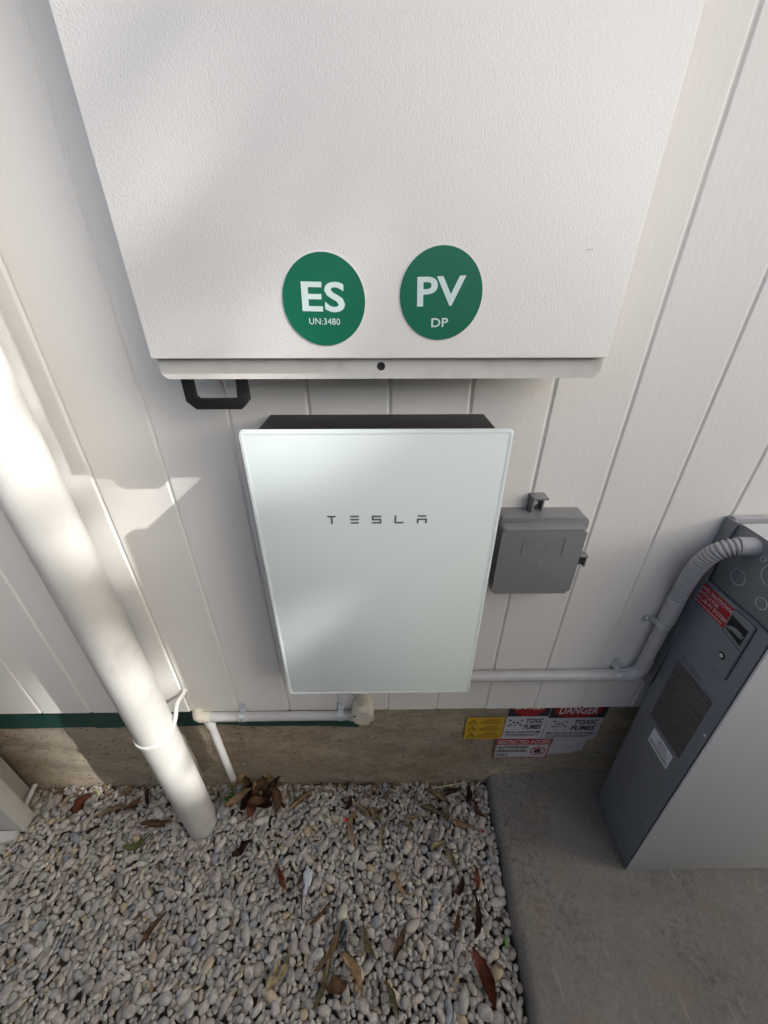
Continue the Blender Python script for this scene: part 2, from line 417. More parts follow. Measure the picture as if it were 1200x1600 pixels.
# footing wall below the cladding
foot = thing('foundation_wall', 'low stained brown concrete footing wall below the white cladding', 'wall', (0, .03, 0))
bm = bmesh.new(); rows = []
for j in range(41):
    z = -.12 + .74 * j / 40
    rows.append([bm.verts.new((-3 + 6 * i / 240, .03 + .0016 * math.sin(i * .31 + j * .9) + .0012 * math.sin(i * .83 - j * .5) + random.uniform(-.0006, .0006) - (.010 * max(0, (.05 - z) / .05) if z < .05 else 0) * (.5 + .5 * math.sin(i * .21)), z)) for i in range(241)])
for a, b in zip(rows[:-1], rows[1:]):
    for k in range(240): bm.faces.new((a[k], a[k + 1], b[k + 1], b[k]))
fr = [v for v in rows[-1]]
add_box(bm, -3, 3, .036, .23, -.12, .62)
link('concrete_face', local(bm_mesh(bm, 'concrete_face', True, 50), foot), conc_m, foot)
# green painted membrane hanging below the boards, wavy lower edge, ends under the round box
bm = bmesh.new(); pts = []
N = 120
A, B = [], []
for i in range(N + 1):
    x = -2.2 + (2.2 - .092) * i / N
    zb = .368 + .006 * math.sin(x * 7.1) + .003 * math.sin(x * 23 + 1)
    if x < -.95: zb += .006
    if x > -.22: zb -= .010 * (x + .22) / .13
    zt = .53
    A.append(bm.verts.new((x, .0225 + .0012 * math.sin(x * 31), zb))); B.append(bm.verts.new((x, .0245, zt)))
for i in range(N): bm.faces.new((A[i], A[i + 1], B[i + 1], B[i]))
ex = bmesh.ops.extrude_face_region(bm, geom=list(bm.faces))
for g in ex['geom']:
    if isinstance(g, bmesh.types.BMVert): g.co.y += .0015
link('damp_course', local(bm_mesh(bm, 'damp_course', True, 40), foot), strip_m, foot)

# cladding: vertical boards with V joints, each its own object
wall = thing('house_wall', 'white painted house wall of wide vertical grooved boards', 'wall', (0, 0, .481))
prof = [(0.0001, .0135), (0.0001, .0034), (.0016, .0032), (.0040, 0.0006), (.0056, 0), (.1444, 0), (.1460, .0006), (.1484, .0032), (.1499, .0034), (.1499, .0135)]
bm = bmesh.new()
for (z0, z1) in ((0, 2.43),):
    a = [bm.verts.new((x, y, z0)) for x, y in prof]; b = [bm.verts.new((x, y, z1)) for x, y in prof]; n = len(prof)
    for k in range(n): bm.faces.new((a[k], a[(k + 1) % n], b[(k + 1) % n], b[k]))
    bm.faces.new(a[::-1]); bm.faces.new(b)
bme = bm_mesh(bm, 'board', False)
for n in range(-15, 15):
    o = link('board', bme, board_m, wall); o.location = (n * .15, random.uniform(-.0004, .0003), random.uniform(-.0012, .0012))
box('wall_lining', -2.25, 2.25, .0145, .0215, .5, 2.95, dark_m, wall)

# eave above: soffit, fascia, gutter, roof slope
eave = thing('roof_eave', 'overhanging house eave with gutter above the wall, out of view', 'roof', (0, 0, 2.92))
box('soffit', -6, 6, -.46, .24, 2.92, 2.935, soffit_m, eave)
box('fascia', -6, 6, -.485, -.462, 2.86, 3.05, gutter_m, eave)
prism('gutter', [(a, b) for a, b in ((-.60, 2.98), (-.60, 2.90), (-.585, 2.88), (-.50, 2.88), (-.487, 2.89), (-.487, 2.98), (-.49, 2.98), (-.49, 2.893), (-.58, 2.893), (-.595, 2.905), (-.595, 2.98))], -6, 6, gutter_m, eave, axis='x')
prism('roof_slope', [(-.52, 3.06), (-.52, 3.09), (4, 4.9), (4, 4.87)], -6, 6, roof_m, eave, axis='x')

# neighbour's steel fence behind the camera
FY = -1.62
fen = thing('boundary_fence', 'grey ribbed steel boundary fence facing the white wall', 'fence', (0, FY, 0))
pts = []
bmf = bmesh.new()
for k in range(9):
    x = k * .26
    pts += [(x, 0), (x + .09, 0), (x + .12, .03), (x + .18, .03), (x + .21, 0)]
a = [bmf.verts.new((x, y, .0)) for x, y in pts]; b = [bmf.verts.new((x, y, 1.82)) for x, y in pts]
for k in range(len(pts) - 1): bmf.faces.new((a[k], a[k + 1], b[k + 1], b[k]))
fme = bm_mesh(bmf, 'fence_panel')
for k in range(-3, 4):
    o = link('fence_panel', fme, fence_m, fen); o.location = (k * 2.4 - 1.2, 0, .02)
    o = box('fence_post', k * 2.4 - 1.26, k * 2.4 - 1.2, FY - .03, FY + .04, 0, 1.9, fence_m, fen, .004)
box('top_rail', -8.4, 8.4, FY - .012, FY + .045, 1.84, 1.89, fence_m, fen, .004)

# gum tree to the right beyond the fence: added out of view to block the sun, crown gap cut to place the patches
tree = thing('added_gum_tree', 'tall gum tree added out of view beyond the fence to shade the wall', 'tree', (8.2, -4.3, -.07))
tr = random.Random(3)
bm = bmesh.new()
def limb(p, q, r0, r1, sag=.2, n=8):
    P = [Vector(p).lerp(Vector(q), i / n) + Vector((math.sin(i * 1.3) * .06, math.cos(i * 1.1) * .05, sag * math.sin(PI * i / n))) for i in range(n + 1)]
    add_tube(bm, P, [r0 + (r1 - r0) * i / n for i in range(n + 1)], 10); return P
limb((8.2, -4.3, -.1), (8.0, -4.0, 4.2), .24, .17, 0)
for q in ((9.6, -4.6, 8.6), (7.8, -5.4, 9.4), (6.0, -5.2, 7.4), (9.4, -2.6, 7.6), (6.6, -3.6, 5.0), (8.6, -2.6, 5.2)): limb((8.0, -4.0, 4.2), q, .12, .03, .3)
def on_shaft(x, z, t=11.0): return (x + .7375 * t, -.3125 * t, z + .6 * t + 1.6)
limb(on_shaft(.55, -.33, 11.6), on_shaft(-2.0, -1.20, 11.0), .085, .070, 0, 10)          # bough added across the gap to cast the dark band
link('trunk', local(bm_mesh(bm, 'trunk', True), tree), bark_m, tree)
def shaft(P):
    """0 outside, 1 inside the gap cut in the crown to shape the sun patches (arrays of points)"""
    t = -P[:, 1] / .3125; x = P[:, 0] - .7375 * t; z = P[:, 2] - .6 * t - 1.6
    s = lambda v, e, wd: np.clip((v - e) / wd + .5, 0, 1)
    right = np.where(z > -.70, .38, np.where(z > -1.0, .48, .60))
    a = s(x, -1.09, .16) * s(-x, right, np.where(z > -1.0, .20, .10)) * s(z, -1.55, .10) * s(-z, -.75, .1)
    thin = .74 + .26 * np.maximum(s(-x, .66, .08), s(-z, .30, .06))
    return a * thin
cen = np.array((.7375 * 11 - .7, -.3125 * 11, .6 * 11 - 1.15 + 1.6))
N = 150000
d = rng.normal(size=(N, 3)); d /= np.linalg.norm(d, axis=1)[:, None]; r = rng.random(N) ** (1 / 2.6)
p = cen + d * r[:, None] * np.array((3.0, 2.5, 2.9)) + rng.normal(size=(N, 3)) * .08
ax = rng.normal(size=(N, 3)); ax[:, 2] -= .8; ax /= np.linalg.norm(ax, axis=1)[:, None]
sv = np.cross(ax, rng.normal(size=(N, 3))); sv /= np.linalg.norm(sv, axis=1)[:, None]
L = rng.uniform(.05, .085, N)[:, None]; W = rng.uniform(.018, .03, N)[:, None]
quad = np.stack((p - ax * L * .9, p + sv * W, p + ax * L, p - sv * W), 1)
g = np.max([shaft(quad[:, k]) for k in range(4)], axis=0)
keep = rng.random(N) > np.where(g > .9, .994, g ** .5)
V = quad[keep].reshape(-1, 3); F = np.arange(len(V)).reshape(-1, 4)
print('leaves', len(F))
me = bpy.data.meshes.new('crown'); me.vertices.add(len(V)); me.vertices.foreach_set('co', V.ravel())
me.loops.add(F.size); me.loops.foreach_set('vertex_index', F.ravel().astype(np.int32))
me.polygons.add(len(F)); me.polygons.foreach_set('loop_start', np.arange(0, F.size, 4, dtype=np.int32)); me.update(calc_edges=True)
link('crown', local(me, tree), foliage_m, tree)

# ================================================================ METER BOX (upper)
mb = thing('meter_box', 'large white textured metal meter box with two round green stickers', 'meter box', (-.016, 0, 1.47))
prism('door', rrect(-.345, .312, 1.5115, 2.28, .002, 3), -.125, -.109, cab_m, mb, .0014, 2)
prism('body', rrect(-.334, .301, 1.497, 2.27, .004, 3), -.1085, -.001, lip_m, mb)
# lip with the padlock hole: outer outline with a real hole
def holed(name, outer, hc, hr, y0, y1, mat, parent, n=24):
    bm = bmesh.new()
    for y in (y0, y1):
        vo = [bm.verts.new((a, y, b)) for a, b in outer]; vi = [bm.verts.new((a, y, b)) for a, b in circ(*hc, hr, n)]
        eo = [bm.edges.new((vo[i], vo[(i + 1) % len(vo)])) for i in range(len(vo))]; ei = [bm.edges.new((vi[i], vi[(i + 1) % n])) for i in range(n)]
        bmesh.ops.triangle_fill(bm, use_beauty=True, edges=eo + ei)
        if y == y0: a0, b0 = vo, vi
        else:
            for k in range(len(vo)): bm.faces.new((a0[k], a0[(k + 1) % len(vo)], vo[(k + 1) % len(vo)], vo[k]))
            for k in range(n): bm.faces.new((b0[k], b0[(k + 1) % n], vi[(k + 1) % n], vi[k]))
    return link(name, local(bm_mesh(bm, name), parent), mat, parent)
holed('lip', rrect(-.343, .313, 1.4810, 1.5105, .013, 6, (1, 1, 0, 0)), (-.016, 1.4985), .0062, -.1125, -.1092, lip_m, mb)
prism('lock_barrel', circ(-.016, 1.4985, .0085, 24), -.1088, -.100, hole_m, mb)
# black loop handle below the box
hp = [(-.313, 1.496), (-.313, 1.4475), (-.3055, 1.4405), (-.2435, 1.4405), (-.236, 1.4475), (-.236, 1.496)]
ho = [(-.3235, 1.496), (-.3235, 1.4445), (-.310, 1.4315), (-.2385, 1.4315), (-.2255, 1.4445), (-.2255, 1.496)]
hi_ = [(-.3095, 1.496), (-.3095, 1.4505), (-.3055, 1.4465), (-.2435, 1.4465), (-.2395, 1.4505), (-.2395, 1.496)]
prism('handle', ho + hi_[::-1], -.100, -.084, black_m, mb, .002, 2, label='black loop handle hanging below the box')
def sticker(cx, cz, r, rot, texts):
    s = prism('sticker', circ(cx, cz, r, 64), -.1262, -.1253, green_m, mb, .0003, 1)
    rim = prism('rim', circ(cx, cz, r + .0012, 64), -.1255, -.12505, stkedge_m, s)
    rim.matrix_parent_inverse = Matrix(); rim.data.transform(Matrix.Translation(-mb.location))
    for body, box_, bold in texts:
        me = text_mesh(body, *box_, bold=bold)
        me.transform(Matrix.Translation((cx, 0, cz)) @ Matrix.Rotation(rot, 4, 'Y') @ Matrix.Translation((-cx, 0, -cz)))
        me.transform(Matrix.Translation((0, -.1263, 0))); me.transform(Matrix.Translation(-mb.location))
        link('lettering', me, white_print, s)
    return s
s = sticker(-.092, 1.584, .0550, math.radians(1.2), [('ES', (-.1215, -.064, 1.571, 1.6065), .022), ('UN:3480', (-.1135, -.0715, 1.5555, 1.5635), .0)])
s['label'] = 'round green sticker reading ES'
s = sticker(.0645, 1.591, .0550, math.radians(-1.6), [('PV', (.0325, .0965, 1.578, 1.6125), .022), ('DP', (.0525, .0755, 1.5525, 1.5635), .014)])
s['label'] = 'round green sticker reading PV'

for x0, x1, z0, z1 in ((.2455, .2545, 1.6405, 1.6425), (.2485, .2510, 1.6385, 1.6404), (.232, .2335, 1.58, 1.5815)):
    prism('scratch', [(x0, z0), (x1, z1 - .0006), (x1 + .001, z1), (x0 + .002, z0 + .0008)], -.1254, -.1251, logo_m, mb)
# ================================================================ GLASS FRONTED UNIT
gw = thing('backup_gateway', 'white glass fronted power unit with black housing under the meter box', 'electrical unit', (-.022, 0, .78))
box('housing', -.2225, .1775, -.1395, -.001, .788, 1.3955, housing_m, gw, .003)
prism('front_glass', rrect(-.2320, .1862, .779, 1.413, .006, 6), -.150, -.1425, glass_m, gw, .0016, 3)
prism('glass_edge', rrect(-.2310, .1852, .780, 1.412, .006, 6), -.1424, -.1396, edge_m, gw)
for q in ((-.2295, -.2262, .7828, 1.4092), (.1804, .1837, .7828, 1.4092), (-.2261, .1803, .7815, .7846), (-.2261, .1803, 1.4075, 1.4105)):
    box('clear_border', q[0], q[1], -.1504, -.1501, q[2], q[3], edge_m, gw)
def word_logo():
    """five wide spaced capital letters built from thin bars"""
    out = []; bm = bmesh.new(); h = .0160; zb = 1.2475; y0, y1 = -.1504, -.1501; t = .0032; W = .0175
    def poly(p, x): add_prism(bm, [(x + a, zb + b) for a, b in p], y0, y1)
    sl = .003
    bar = lambda z, a=0, b=W: [(a + sl, z), (b - sl, z), (b, z + t), (a, z + t)]
    barf = lambda z, a=0, b=W: [(a, z), (b - sl * .8, z), (b, z + t), (a, z + t)]
    x = -.1105                                                           # T
    poly([(sl, h - t), (W - sl, h - t), (W, h), (0, h)], x); poly([(.0072, 0), (.0104, 0), (.0104, h - t), (.0072, h - t)], x)
    out.append(bm_mesh(bm, 'letter')); bm = bmesh.new()
    x = -.0712; poly(bar(h - t), x); poly(bar(.0066), x); poly([(sl * .2, 0 + t), (W - sl * .2, t), (W - sl, 0), (sl, 0)], x)    # E
    out.append(bm_mesh(bm, 'letter')); bm = bmesh.new()
    x = -.0330                                                            # S
    poly(barf(h - t), x); poly([(0, .0064), (t, .0064), (t, h - t), (0, h - t)], x); poly([(t, .0064), (W - .001, .0064), (W - .001, .0096), (t, .0096)], x)
    poly([(W - .001 - t, t), (W - .001, t), (W - .001, .0064), (W - .001 - t, .0064)], x); poly([(.0012, 0), (W - .001, 0), (W - .001, t), (-.0006, t)], x)
    out.append(bm_mesh(bm, 'letter')); bm = bmesh.new()
    x = .0060; poly([(0, 0), (W - .003, 0), (W - .001, t), (0, t)], x); poly([(0, t), (t, t), (t, h), (0, h)], x)                   # L
    out.append(bm_mesh(bm, 'letter')); bm = bmesh.new()
    x = .0445; poly(bar(h - t), x)                                         # A
    poly([(0, 0), (t, 0), (t, .0096 - t), (0, .0096 - t)], x); poly([(W - t, 0), (W, 0), (W, .0096 - t), (W - t, .0096 - t)], x); poly([(0, .0096 - t), (W, .0096 - t), (W, .0096), (0, .0096)], x)
    out.append(bm_mesh(bm, 'letter')); return out
for ch in word_logo():
    link('letter', local(ch, gw), logo_m, gw)

# ================================================================ GREY JUNCTION BOX
jb = thing('junction_box', 'small grey plastic junction box beside the glass fronted unit', 'junction box', (.315, 0, 1.01))
prism('base', rrect(.228, .4125, 1.010, 1.1925, .012, 5), -.045, -.0005, grey_m, jb, .0015, 2)
prism('cover', rrect(.226, .398, 1.014, 1.183, .008, 5), -.0735, -.0465, grey_m, jb, .006, 3)
def frame_rect(x0, x1, z0, z1, t): return [(x0, x1, z0, z0 + t), (x0, x1, z1 - t, z1), (x0, x0 + t, z0 + t, z1 - t), (x1 - t, x1, z0 + t, z1 - t)]
em = bars(frame_rect(.272, .358, 1.120, 1.163, .0012), -.0735, .0009)
link('embossed_frame', local(em, jb), grey_m, jb)
bm = bmesh.new()                                                           # embossed marks
def tri_outline(bm, cx, cz, s, t, y0, y1):
    o = [(cx - s, cz - s * .75), (cx + s, cz - s * .75), (cx, cz + s)]; i = [(cx + (a - cx) * (1 - t), cz - .06 * s + (b - cz) * (1 - t)) for a, b in o]
    for k in range(3): add_prism(bm, [o[k], o[(k + 1) % 3], i[(k + 1) % 3], i[k]], y0, y1)
def ring(bm, cx, cz, r, t, y0, y1, n=24):
    for k in range(n):
        a, b = 2 * PI * k / n, 2 * PI * (k + 1) / n
        add_prism(bm, [(cx + r * math.cos(a), cz + r * math.sin(a)), (cx + r * math.cos(b), cz + r * math.sin(b)), (cx + (r - t) * math.cos(b), cz + (r - t) * math.sin(b)), (cx + (r - t) * math.cos(a), cz + (r - t) * math.sin(a))], y0, y1)
ring(bm, .290, 1.142, .010, .0014, -.0743, -.0735); link('embossed_ring', local(bm_mesh(bm, 'embossed_ring'), jb), grey_m, jb); bm = bmesh.new(); tri_outline(bm, .325, 1.139, .011, .22, -.0743, -.0735)
for k in range(3): add_box(bm, .338, .352, -.0742, -.0735, 1.148 - k * .006, 1.1495 - k * .006)
link('embossed_symbols', local(bm_mesh(bm, 'embossed_symbols'), jb), grey_m, jb); bm = bmesh.new()
ring(bm, .306, 1.094, .007, .0012, -.0743, -.0735); link('embossed_ring', local(bm_mesh(bm, 'embossed_ring'), jb), grey_m, jb)
bm = bmesh.new()                                                           # fixing lug on top: hood, sides and back
add_box(bm, .296, .324, -.004, -.0005, 1.193, 1.229, .001); add_box(bm, .294, .326, -.030, -.004, 1.2245, 1.229, .001)
add_box(bm, .296, .299, -.026, -.004, 1.193, 1.2243); add_box(bm, .321, .324, -.016, -.004, 1.193, 1.2243)
link('mounting_lug', local(bm_mesh(bm, 'mounting_lug', True, 40), jb), grey_m, jb)
prism('screw', circ(.309, 1.208, .0052, 16), -.008, -.0042, screw_m, jb)
bm = bmesh.new()
add_box(bm, .413, .4515, -.004, -.0005, 1.040, 1.076, .001); add_box(bm, .413, .4515, -.022, -.0042, 1.0725, 1.076, .001); add_box(bm, .4485, .4515, -.018, -.0042, 1.043, 1.0723)
link('mounting_lug', local(bm_mesh(bm, 'mounting_lug', True, 40), jb), grey_m, jb)
prism('screw', circ(.438, 1.057, .005, 16), -.008, -.0042, hole_m, jb)

# ================================================================ CONDUITS
def saddle(cx, cz, r, horiz=True, d=.0215):
    """half saddle clip: strap over the pipe, flat tab with a screw"""
    bm = bmesh.new(); wd = .009; n = 14
    if horiz:
        P = [(-d + 0 , 0)]
        prof_ = [(-d - (r + .0012) * math.sin(a), cz - (r + .0012) * math.cos(a)) for a in [PI * i / n for i in range(n + 1)]]
        prof_ = [(-.0012, cz - r - .0012)] + prof_ + [(-.0022, cz + r + .0012), (-.0022, cz + r + .030)]
        inn = [(y + .0, z) for y, z in prof_]
        va = [[bm.verts.new((cx + s * wd, y, z)) for y, z in prof_] for s in (-1, 1)]
    else:
        prof_ = [(-d - (r + .0012) * math.sin(a), cx + (r + .0012) * math.cos(a)) for a in [PI * i / n for i in range(n + 1)]]
        prof_ = [(-.0012, cx + r + .0012)] + prof_ + [(-.0022, cx - r - .0012), (-.0022, cx - r - .030)]
        va = [[bm.verts.new((x, y, cz + s * wd)) for y, x in prof_] for s in (-1, 1)]
    for k in range(len(prof_) - 1): bm.faces.new((va[0][k], va[0][k + 1], va[1][k + 1], va[1][k]))
    bmesh.ops.recalc_face_normals(bm, faces=bm.faces)
    ex = bmesh.ops.solidify(bm, geom=list(bm.faces), thickness=.0014)
    me = bm_mesh(bm, 'saddle', True, 35)
    sx, sz = (cx, cz + r + .019) if horiz else (cx - r - .019, cz)
    return me, (sx, sz)
def put_saddle(root, *a, **k):
    me, (sx, sz) = saddle(*a, **k); o = link('saddle_clip', local(me, root), galv_m, root)
    bm = bmesh.new(); add_prism(bm, circ(sx, sz, .0048, 14), -.0066, -.0038, .0012, 2)
    me = bm_mesh(bm, 'screw', True, 50); link('screw', local(me, root), screw_m, o)

cr = thing('conduit_pipe', 'grey conduit running right from the glass unit up to the tall cabinet', 'conduit', (.45, 0, .663))
R_, D_ = .0155, .0215
el = [(.665, -D_, .663)] + [(.665 + .037 * math.sin(a), -D_, .700 - .037 * math.cos(a)) for a in [PI / 2 * i / 12 for i in range(13)]] + [(.702, -D_, .716)]
tube('pipe', [(.10, -D_, .663), (.668, -D_, .663)], R_, cond_m, cr)
tube('elbow', [(.648, -D_, .663)] + el[1:] + [(.702, -D_, .728)], R_ + .0022, cond_m, cr)
tube('coupling', [(.175, -D_, .663), (.236, -D_, .663)], R_ + .0022, cond_m, cr)
tube('pipe', [(.702, -D_, .72), (.702, -D_, .885)], R_, cond_m, cr)
tube('coupling', [(.702, -D_, .872), (.702, -D_, .874), (.702, -D_, .945)], [R_ + .001, R_ + .0035, R_ + .0035], cond_m, cr)
path = spline([(.702, -.0215, .93), (.701, -.023, .975), (.695, -.033, 1.035), (.692, -.047, 1.085), (.700, -.060, 1.118), (.716, -.068, 1.133), (.735, -.074, 1.139)], 96)
lens = [0]
for a, b in zip(path[:-1], path[1:]): lens.append(lens[-1] + (b - a).length)
TOT = lens[-1]; NR = 30
rads = [.0182 - .0052 * math.exp(-((abs(((s / TOT * NR) % 1) - .5) / .17) ** 2)) for s in lens]
tube('corrugated_hose', path, rads, cond_m, cr, 20, 80)
tube('hose_end', [(.7225, -.0705, 1.1365), (.752, -.0795, 1.142)], .0195, cond_m, cr)
put_saddle(cr, .640, .663, R_, True, d=D_)
put_saddle(cr, .702, .862, R_, False, d=D_)

cl = thing('drain_conduit', 'short grey conduit with cream fittings under the glass fronted unit', 'conduit', (-.33, 0, .483))
D2, R2, Z2 = .0185, .0135, .4835
tube('pipe', [(-.545, -D2, Z2), (-.088, -D2, Z2)], R2, cond_m, cl)
tube('elbow', [(-.560, .02, Z2), (-.574, .006, Z2), (-.576, -.006, Z2), (-.570, -.0145, Z2), (-.560, -D2, Z2), (-.532, -D2, Z2)], R2 + .0025, cream_m, cl)
tube('tee_collar', [(-.541, -D2, Z2 - .012), (-.5395, -D2, Z2 - .040)], R2 + .001, cond_m, cl)
tube('down_pipe', [(-.540, -D2, Z2 - .02), (-.540, -D2 + .004, .15), (-.540, -D2 + .006, .110)], .0115, cond_m, cl)
bm = bmesh.new(); add_prism(bm, circ(-.072, .522, .0325, 48), -.050, -.001, .003, 2)
link('round_box', local(bm_mesh(bm, 'round_box', True, 40), cl), cream_m, cl)
prism('lid', circ(-.072, .522, .0308, 48), -.0535, -.0502, cream_m, cl, .0012, 2)
for sx, sz in ((-.095, .534), (-.049, .506)): prism('screw', circ(sx, sz, .0035, 12), -.0543, -.0536, hole_m, cl)
tube('spigot', [(-.112, -D2, Z2), (-.098, -D2, Z2), (-.072, -.020, Z2 + .010), (-.066, -.022, .515)], R2 + .002, cream_m, cl)
tube('riser', [(-.072, -.022, .545), (-.072, -.022, .83)], .0165, cream_m, cl)
put_saddle(cl, -.436, Z2, R2, True, d=D2); put_saddle(cl, -.141, Z2, R2, True, d=D2)

# ================================================================ DOWNPIPE
dpx, dpy, dr = -.640, -.095, .0485
dp = thing('downpipe', 'thick round white downpipe reaching down into the pebbles', 'downpipe', (dpx, dpy, 0))
tube('pipe', [(dpx, dpy, -.02), (dpx, dpy, 2.91)], dr, pvc_m, dp, 64)
bm = bmesh.new()
n = 40; zr = .548
ringp = [(dpx + (dr + .0025) * math.cos(2 * PI * i / n), dpy + (dr + .0025) * math.sin(2 * PI * i / n)) for i in range(n)]
for dz in (-.004, .004):
    pass
strap = [[bm.verts.new((dpx + (dr + e) * math.cos(2 * PI * i / n), dpy + (dr + e) * math.sin(2 * PI * i / n), zr + dz)) for i in range(n)] for e, dz in ((.0005, -.006), (.0035, -.0052), (.0035, -.001), (.0022, 0), (.0035, .001), (.0035, .0052), (.0005, .006))]
for a, b in zip(strap[:-1], strap[1:]):
    for k in range(n): bm.faces.new((a[k], a[(k + 1) % n], b[(k + 1) % n], b[k]))
br = link('bracket', local(bm_mesh(bm, 'bracket', True, 50), dp), pvc_m, dp)
bm = bmesh.new()
armp = spline([(dpx + .046, dpy - .006, zr + .002), (dpx + .052, dpy + .018, zr + .022), (dpx + .044, dpy + .055, zr + .034), (-.592, -.012, .583), (-.592, -.001, .583)], 8)
add_tube(bm, armp, .0058, 12)
add_prism(bm, circ(-.592, .583, .011, 20), -.003, -.0006, .001, 1)
link('bracket_arm', local(bm_mesh(bm, 'bracket_arm', True, 50), dp), pvc_m, dp)

# ================================================================ TALL GREY CABINET (right)
def ly(y, z): return y + .0425 * (z - .033)                       # the whole case leans back a little
bc = thing('battery_cabinet', 'tall slim grey cabinet with satin front standing on the concrete slab', 'battery cabinet', (1.04, -.15, .033))
def lean_box(name, x0, x1, y0, y1, z0, z1, mat, bev=0.0, **k):
    bm = bmesh.new(); add_box(bm, x0, x1, y0, y1, z0, z1, bev)
    for v in bm.verts: v.co.y = ly(v.co.y, v.co.z)
    return link(name, local(bm_mesh(bm, name, bev > 0, 40), bc), mat, bc, **k)
lean_box('side_cover', .740, .760, -.2435, -.062, .036, 1.010, wallgrey_m, .0025)
lean_box('seam', .744, 1.34, -.2465, -.2437, .036, 1.168, dark_m)
lean_box('front_panel', .7405, 1.345, -.2515, -.2466, .033, 1.172, front_m, .0018)
lean_box('case', .7605, 1.34, -.2432, -.064, .036, 1.012, upper_m)
lean_box('upper_case', .7455, 1.34, -.2432, -.070, 1.0125, 1.166, upper_m, .006)
lean_box('sky_pale_top', .7462, 1.338, -.2425, -.082, 1.1665, 1.1685, front_m, .0006)  # pale sheet, the sky's reflection on the case top put into its colour
lean_box('back_rail', .752, 1.33, -.0615, -.046, .06, 1.150, upper_m, .003)
box('wall_bracket', .745, 1.33, -.018, -.001, .62, 1.172, cond_m, bc, .003)
box('wall_bracket_flange', .738, .7445, -.030, -.001, .62, 1.168, upper_m, bc, .002)
def side_print(me, x, name, mat, parent):
    me.transform(SIDE); me.transform(Matrix.Translation((x, 0, 0)))
    a = np.empty(len(me.vertices) * 3); me.vertices.foreach_get('co', a); a = a.reshape(-1, 3); a[:, 1] = ly(a[:, 1], a[:, 2])
    me.vertices.foreach_set('co', a.ravel()); me.update()
    me.transform(Matrix.Translation(-bc.location)); return link(name, me, mat, parent)
# (u = -y at the foot, z) rectangles on the side cover
def U(y, z): return -(y - .0425 * (z - .033))
def uprism(pts, d0, d1, bev=0):
    bm = bmesh.new(); add_prism(bm, pts, -d1, -d0, bev, 1); return bm_mesh(bm, 'p')
XS = .740
lab = side_print(uprism(rrect(.0640, .1620, .9475, 1.0035, .004, 4), .0002, .0008), XS, 'warning_label', red_m, bc); lab['label'] = 'red rapid shutdown warning label'
for t, z0, z1, u1 in (('RAPID SHUTDOWN', .9885, .9985, .156), ('SWITCH FOR', .9745, .9845, .126), ('SOLAR PV SYSTEM\u2022', .9605, .9705, .158)):
    me = text_mesh(t, .0665, u1, z0, z1, .01); me.transform(Matrix.Translation((0, -.0009, 0))); side_print(me, XS, 'lettering', paleprint_m, lab)
me = bars([(.0670 + .012 * k, .0770 + .012 * k, .9520, .9545) for k in range(7)], -.0009); side_print(me, XS, 'small_print', paleprint_m, lab)
# switch plate
u0, u1, z0, z1 = .1590, .2135, .852, 1.006
plate = side_print(uprism(rrect(u0, u1, z0, z1, .005, 4), .0002, .0055, .0014), XS, 'switch_plate', wallgrey_m, bc)
side_print(uprism(rrect(u0 - .0016, u1 + .0016, z0 - .0016, z1 + .0016, .006, 4), .0001, .0009), XS, 'gasket', dark_m, plate)
# dark opening with rotary switch
side_print(uprism([(.1635, .958), (.2070, .950), (.2070, .990), (.1635, .994)], .0056, .0062), XS, 'switch_opening', dark_m, plate)
side_print(uprism([(.1655, .964), (.1705, .9705), (.1830, .9765), (.1980, .9765), (.2065, .972), (.2050, .9665), (.1950, .9690), (.1830, .9690), (.1730, .965)], .0063, .0115, .001), XS, 'switch_lever', wallgrey_m, plate)
side_print(uprism([(.1600, .9485), (.2125, .9385), (.2125, .9395), (.1600, .9495)], .0056, .0060), XS, 'seam', dark_m, plate)
side_print(uprism(circ(.1780, .9995, .0040, 16), .0056, .0066), XS, 'indicator', upper_m, plate)
side_print(uprism(circ(.1860, .8975, .0082, 24), .0056, .0068, .0006), XS, 'lock', dark_m, plate)
side_print(uprism(circ(.1860, .8975, .0046, 18), .0069, .0078), XS, 'lock_core', screw_m, plate)
# data label in faint print, and the white sticker below
r = [(.103 + 0, .171, .7985, .8005), (.103, .165, .793, .7945), (.103, .160, .788, .7895), (.172, .184, .776, .7905), (.187, .208, .786, .7875), (.187, .205, .781, .7822), (.187, .208, .770, .772)]
r = [q for q in r if q != (.172, .184, .776, .7905)]
bm_rects = list(r); lr = random.Random(5)
z = .775
while z > .560:
    x = .100
    while x < .212:
        L = lr.uniform(.006, .03)
        if lr.random() < .88: bm_rects.append((x, min(x + L, .213), z, z + lr.choice((.0022, .003, .0036))))
        x += L + lr.uniform(.0015, .004)
    z -= .0058
for rr in frame_rect(.166, .190, .672, .705, .0012): bm_rects.append(rr)
n_head = len(r)
side_print(bars(bm_rects[:n_head], -.0003, .0002), XS, 'data_heading', labelprint_m, bc)
dl = side_print(uprism([(.0975, .560), (.2150, .560), (.2150, .7795), (.0975, .7795)], .0002, .0004), XS, 'data_label', labelprint_m, bc)
side_print(bars(bm_rects[n_head:], -.0005, .0002), XS, 'small_print', faint_m, dl)
wl = side_print(uprism(rrect(.1240, .2020, .4885, .5440, .001, 2), .0002, .0008), XS, 'white_label', white_m, bc)
side_print(bars([(.128, .196, .4965 + k * .006, .4985 + k * .006) for k in range(2)] + [(.152, .152 + .04 - .004 * k, .513 + k * .007, .5145 + k * .007) for k in range(4)], -.0009), XS, 'small_print', print_m, wl)
for uu, zz in ((.236, .690), (.229, .275), ): side_print(uprism(circ(uu, zz, .0042, 16), .0002, .0018, .0006), XS, 'screw', screw_m, bc)
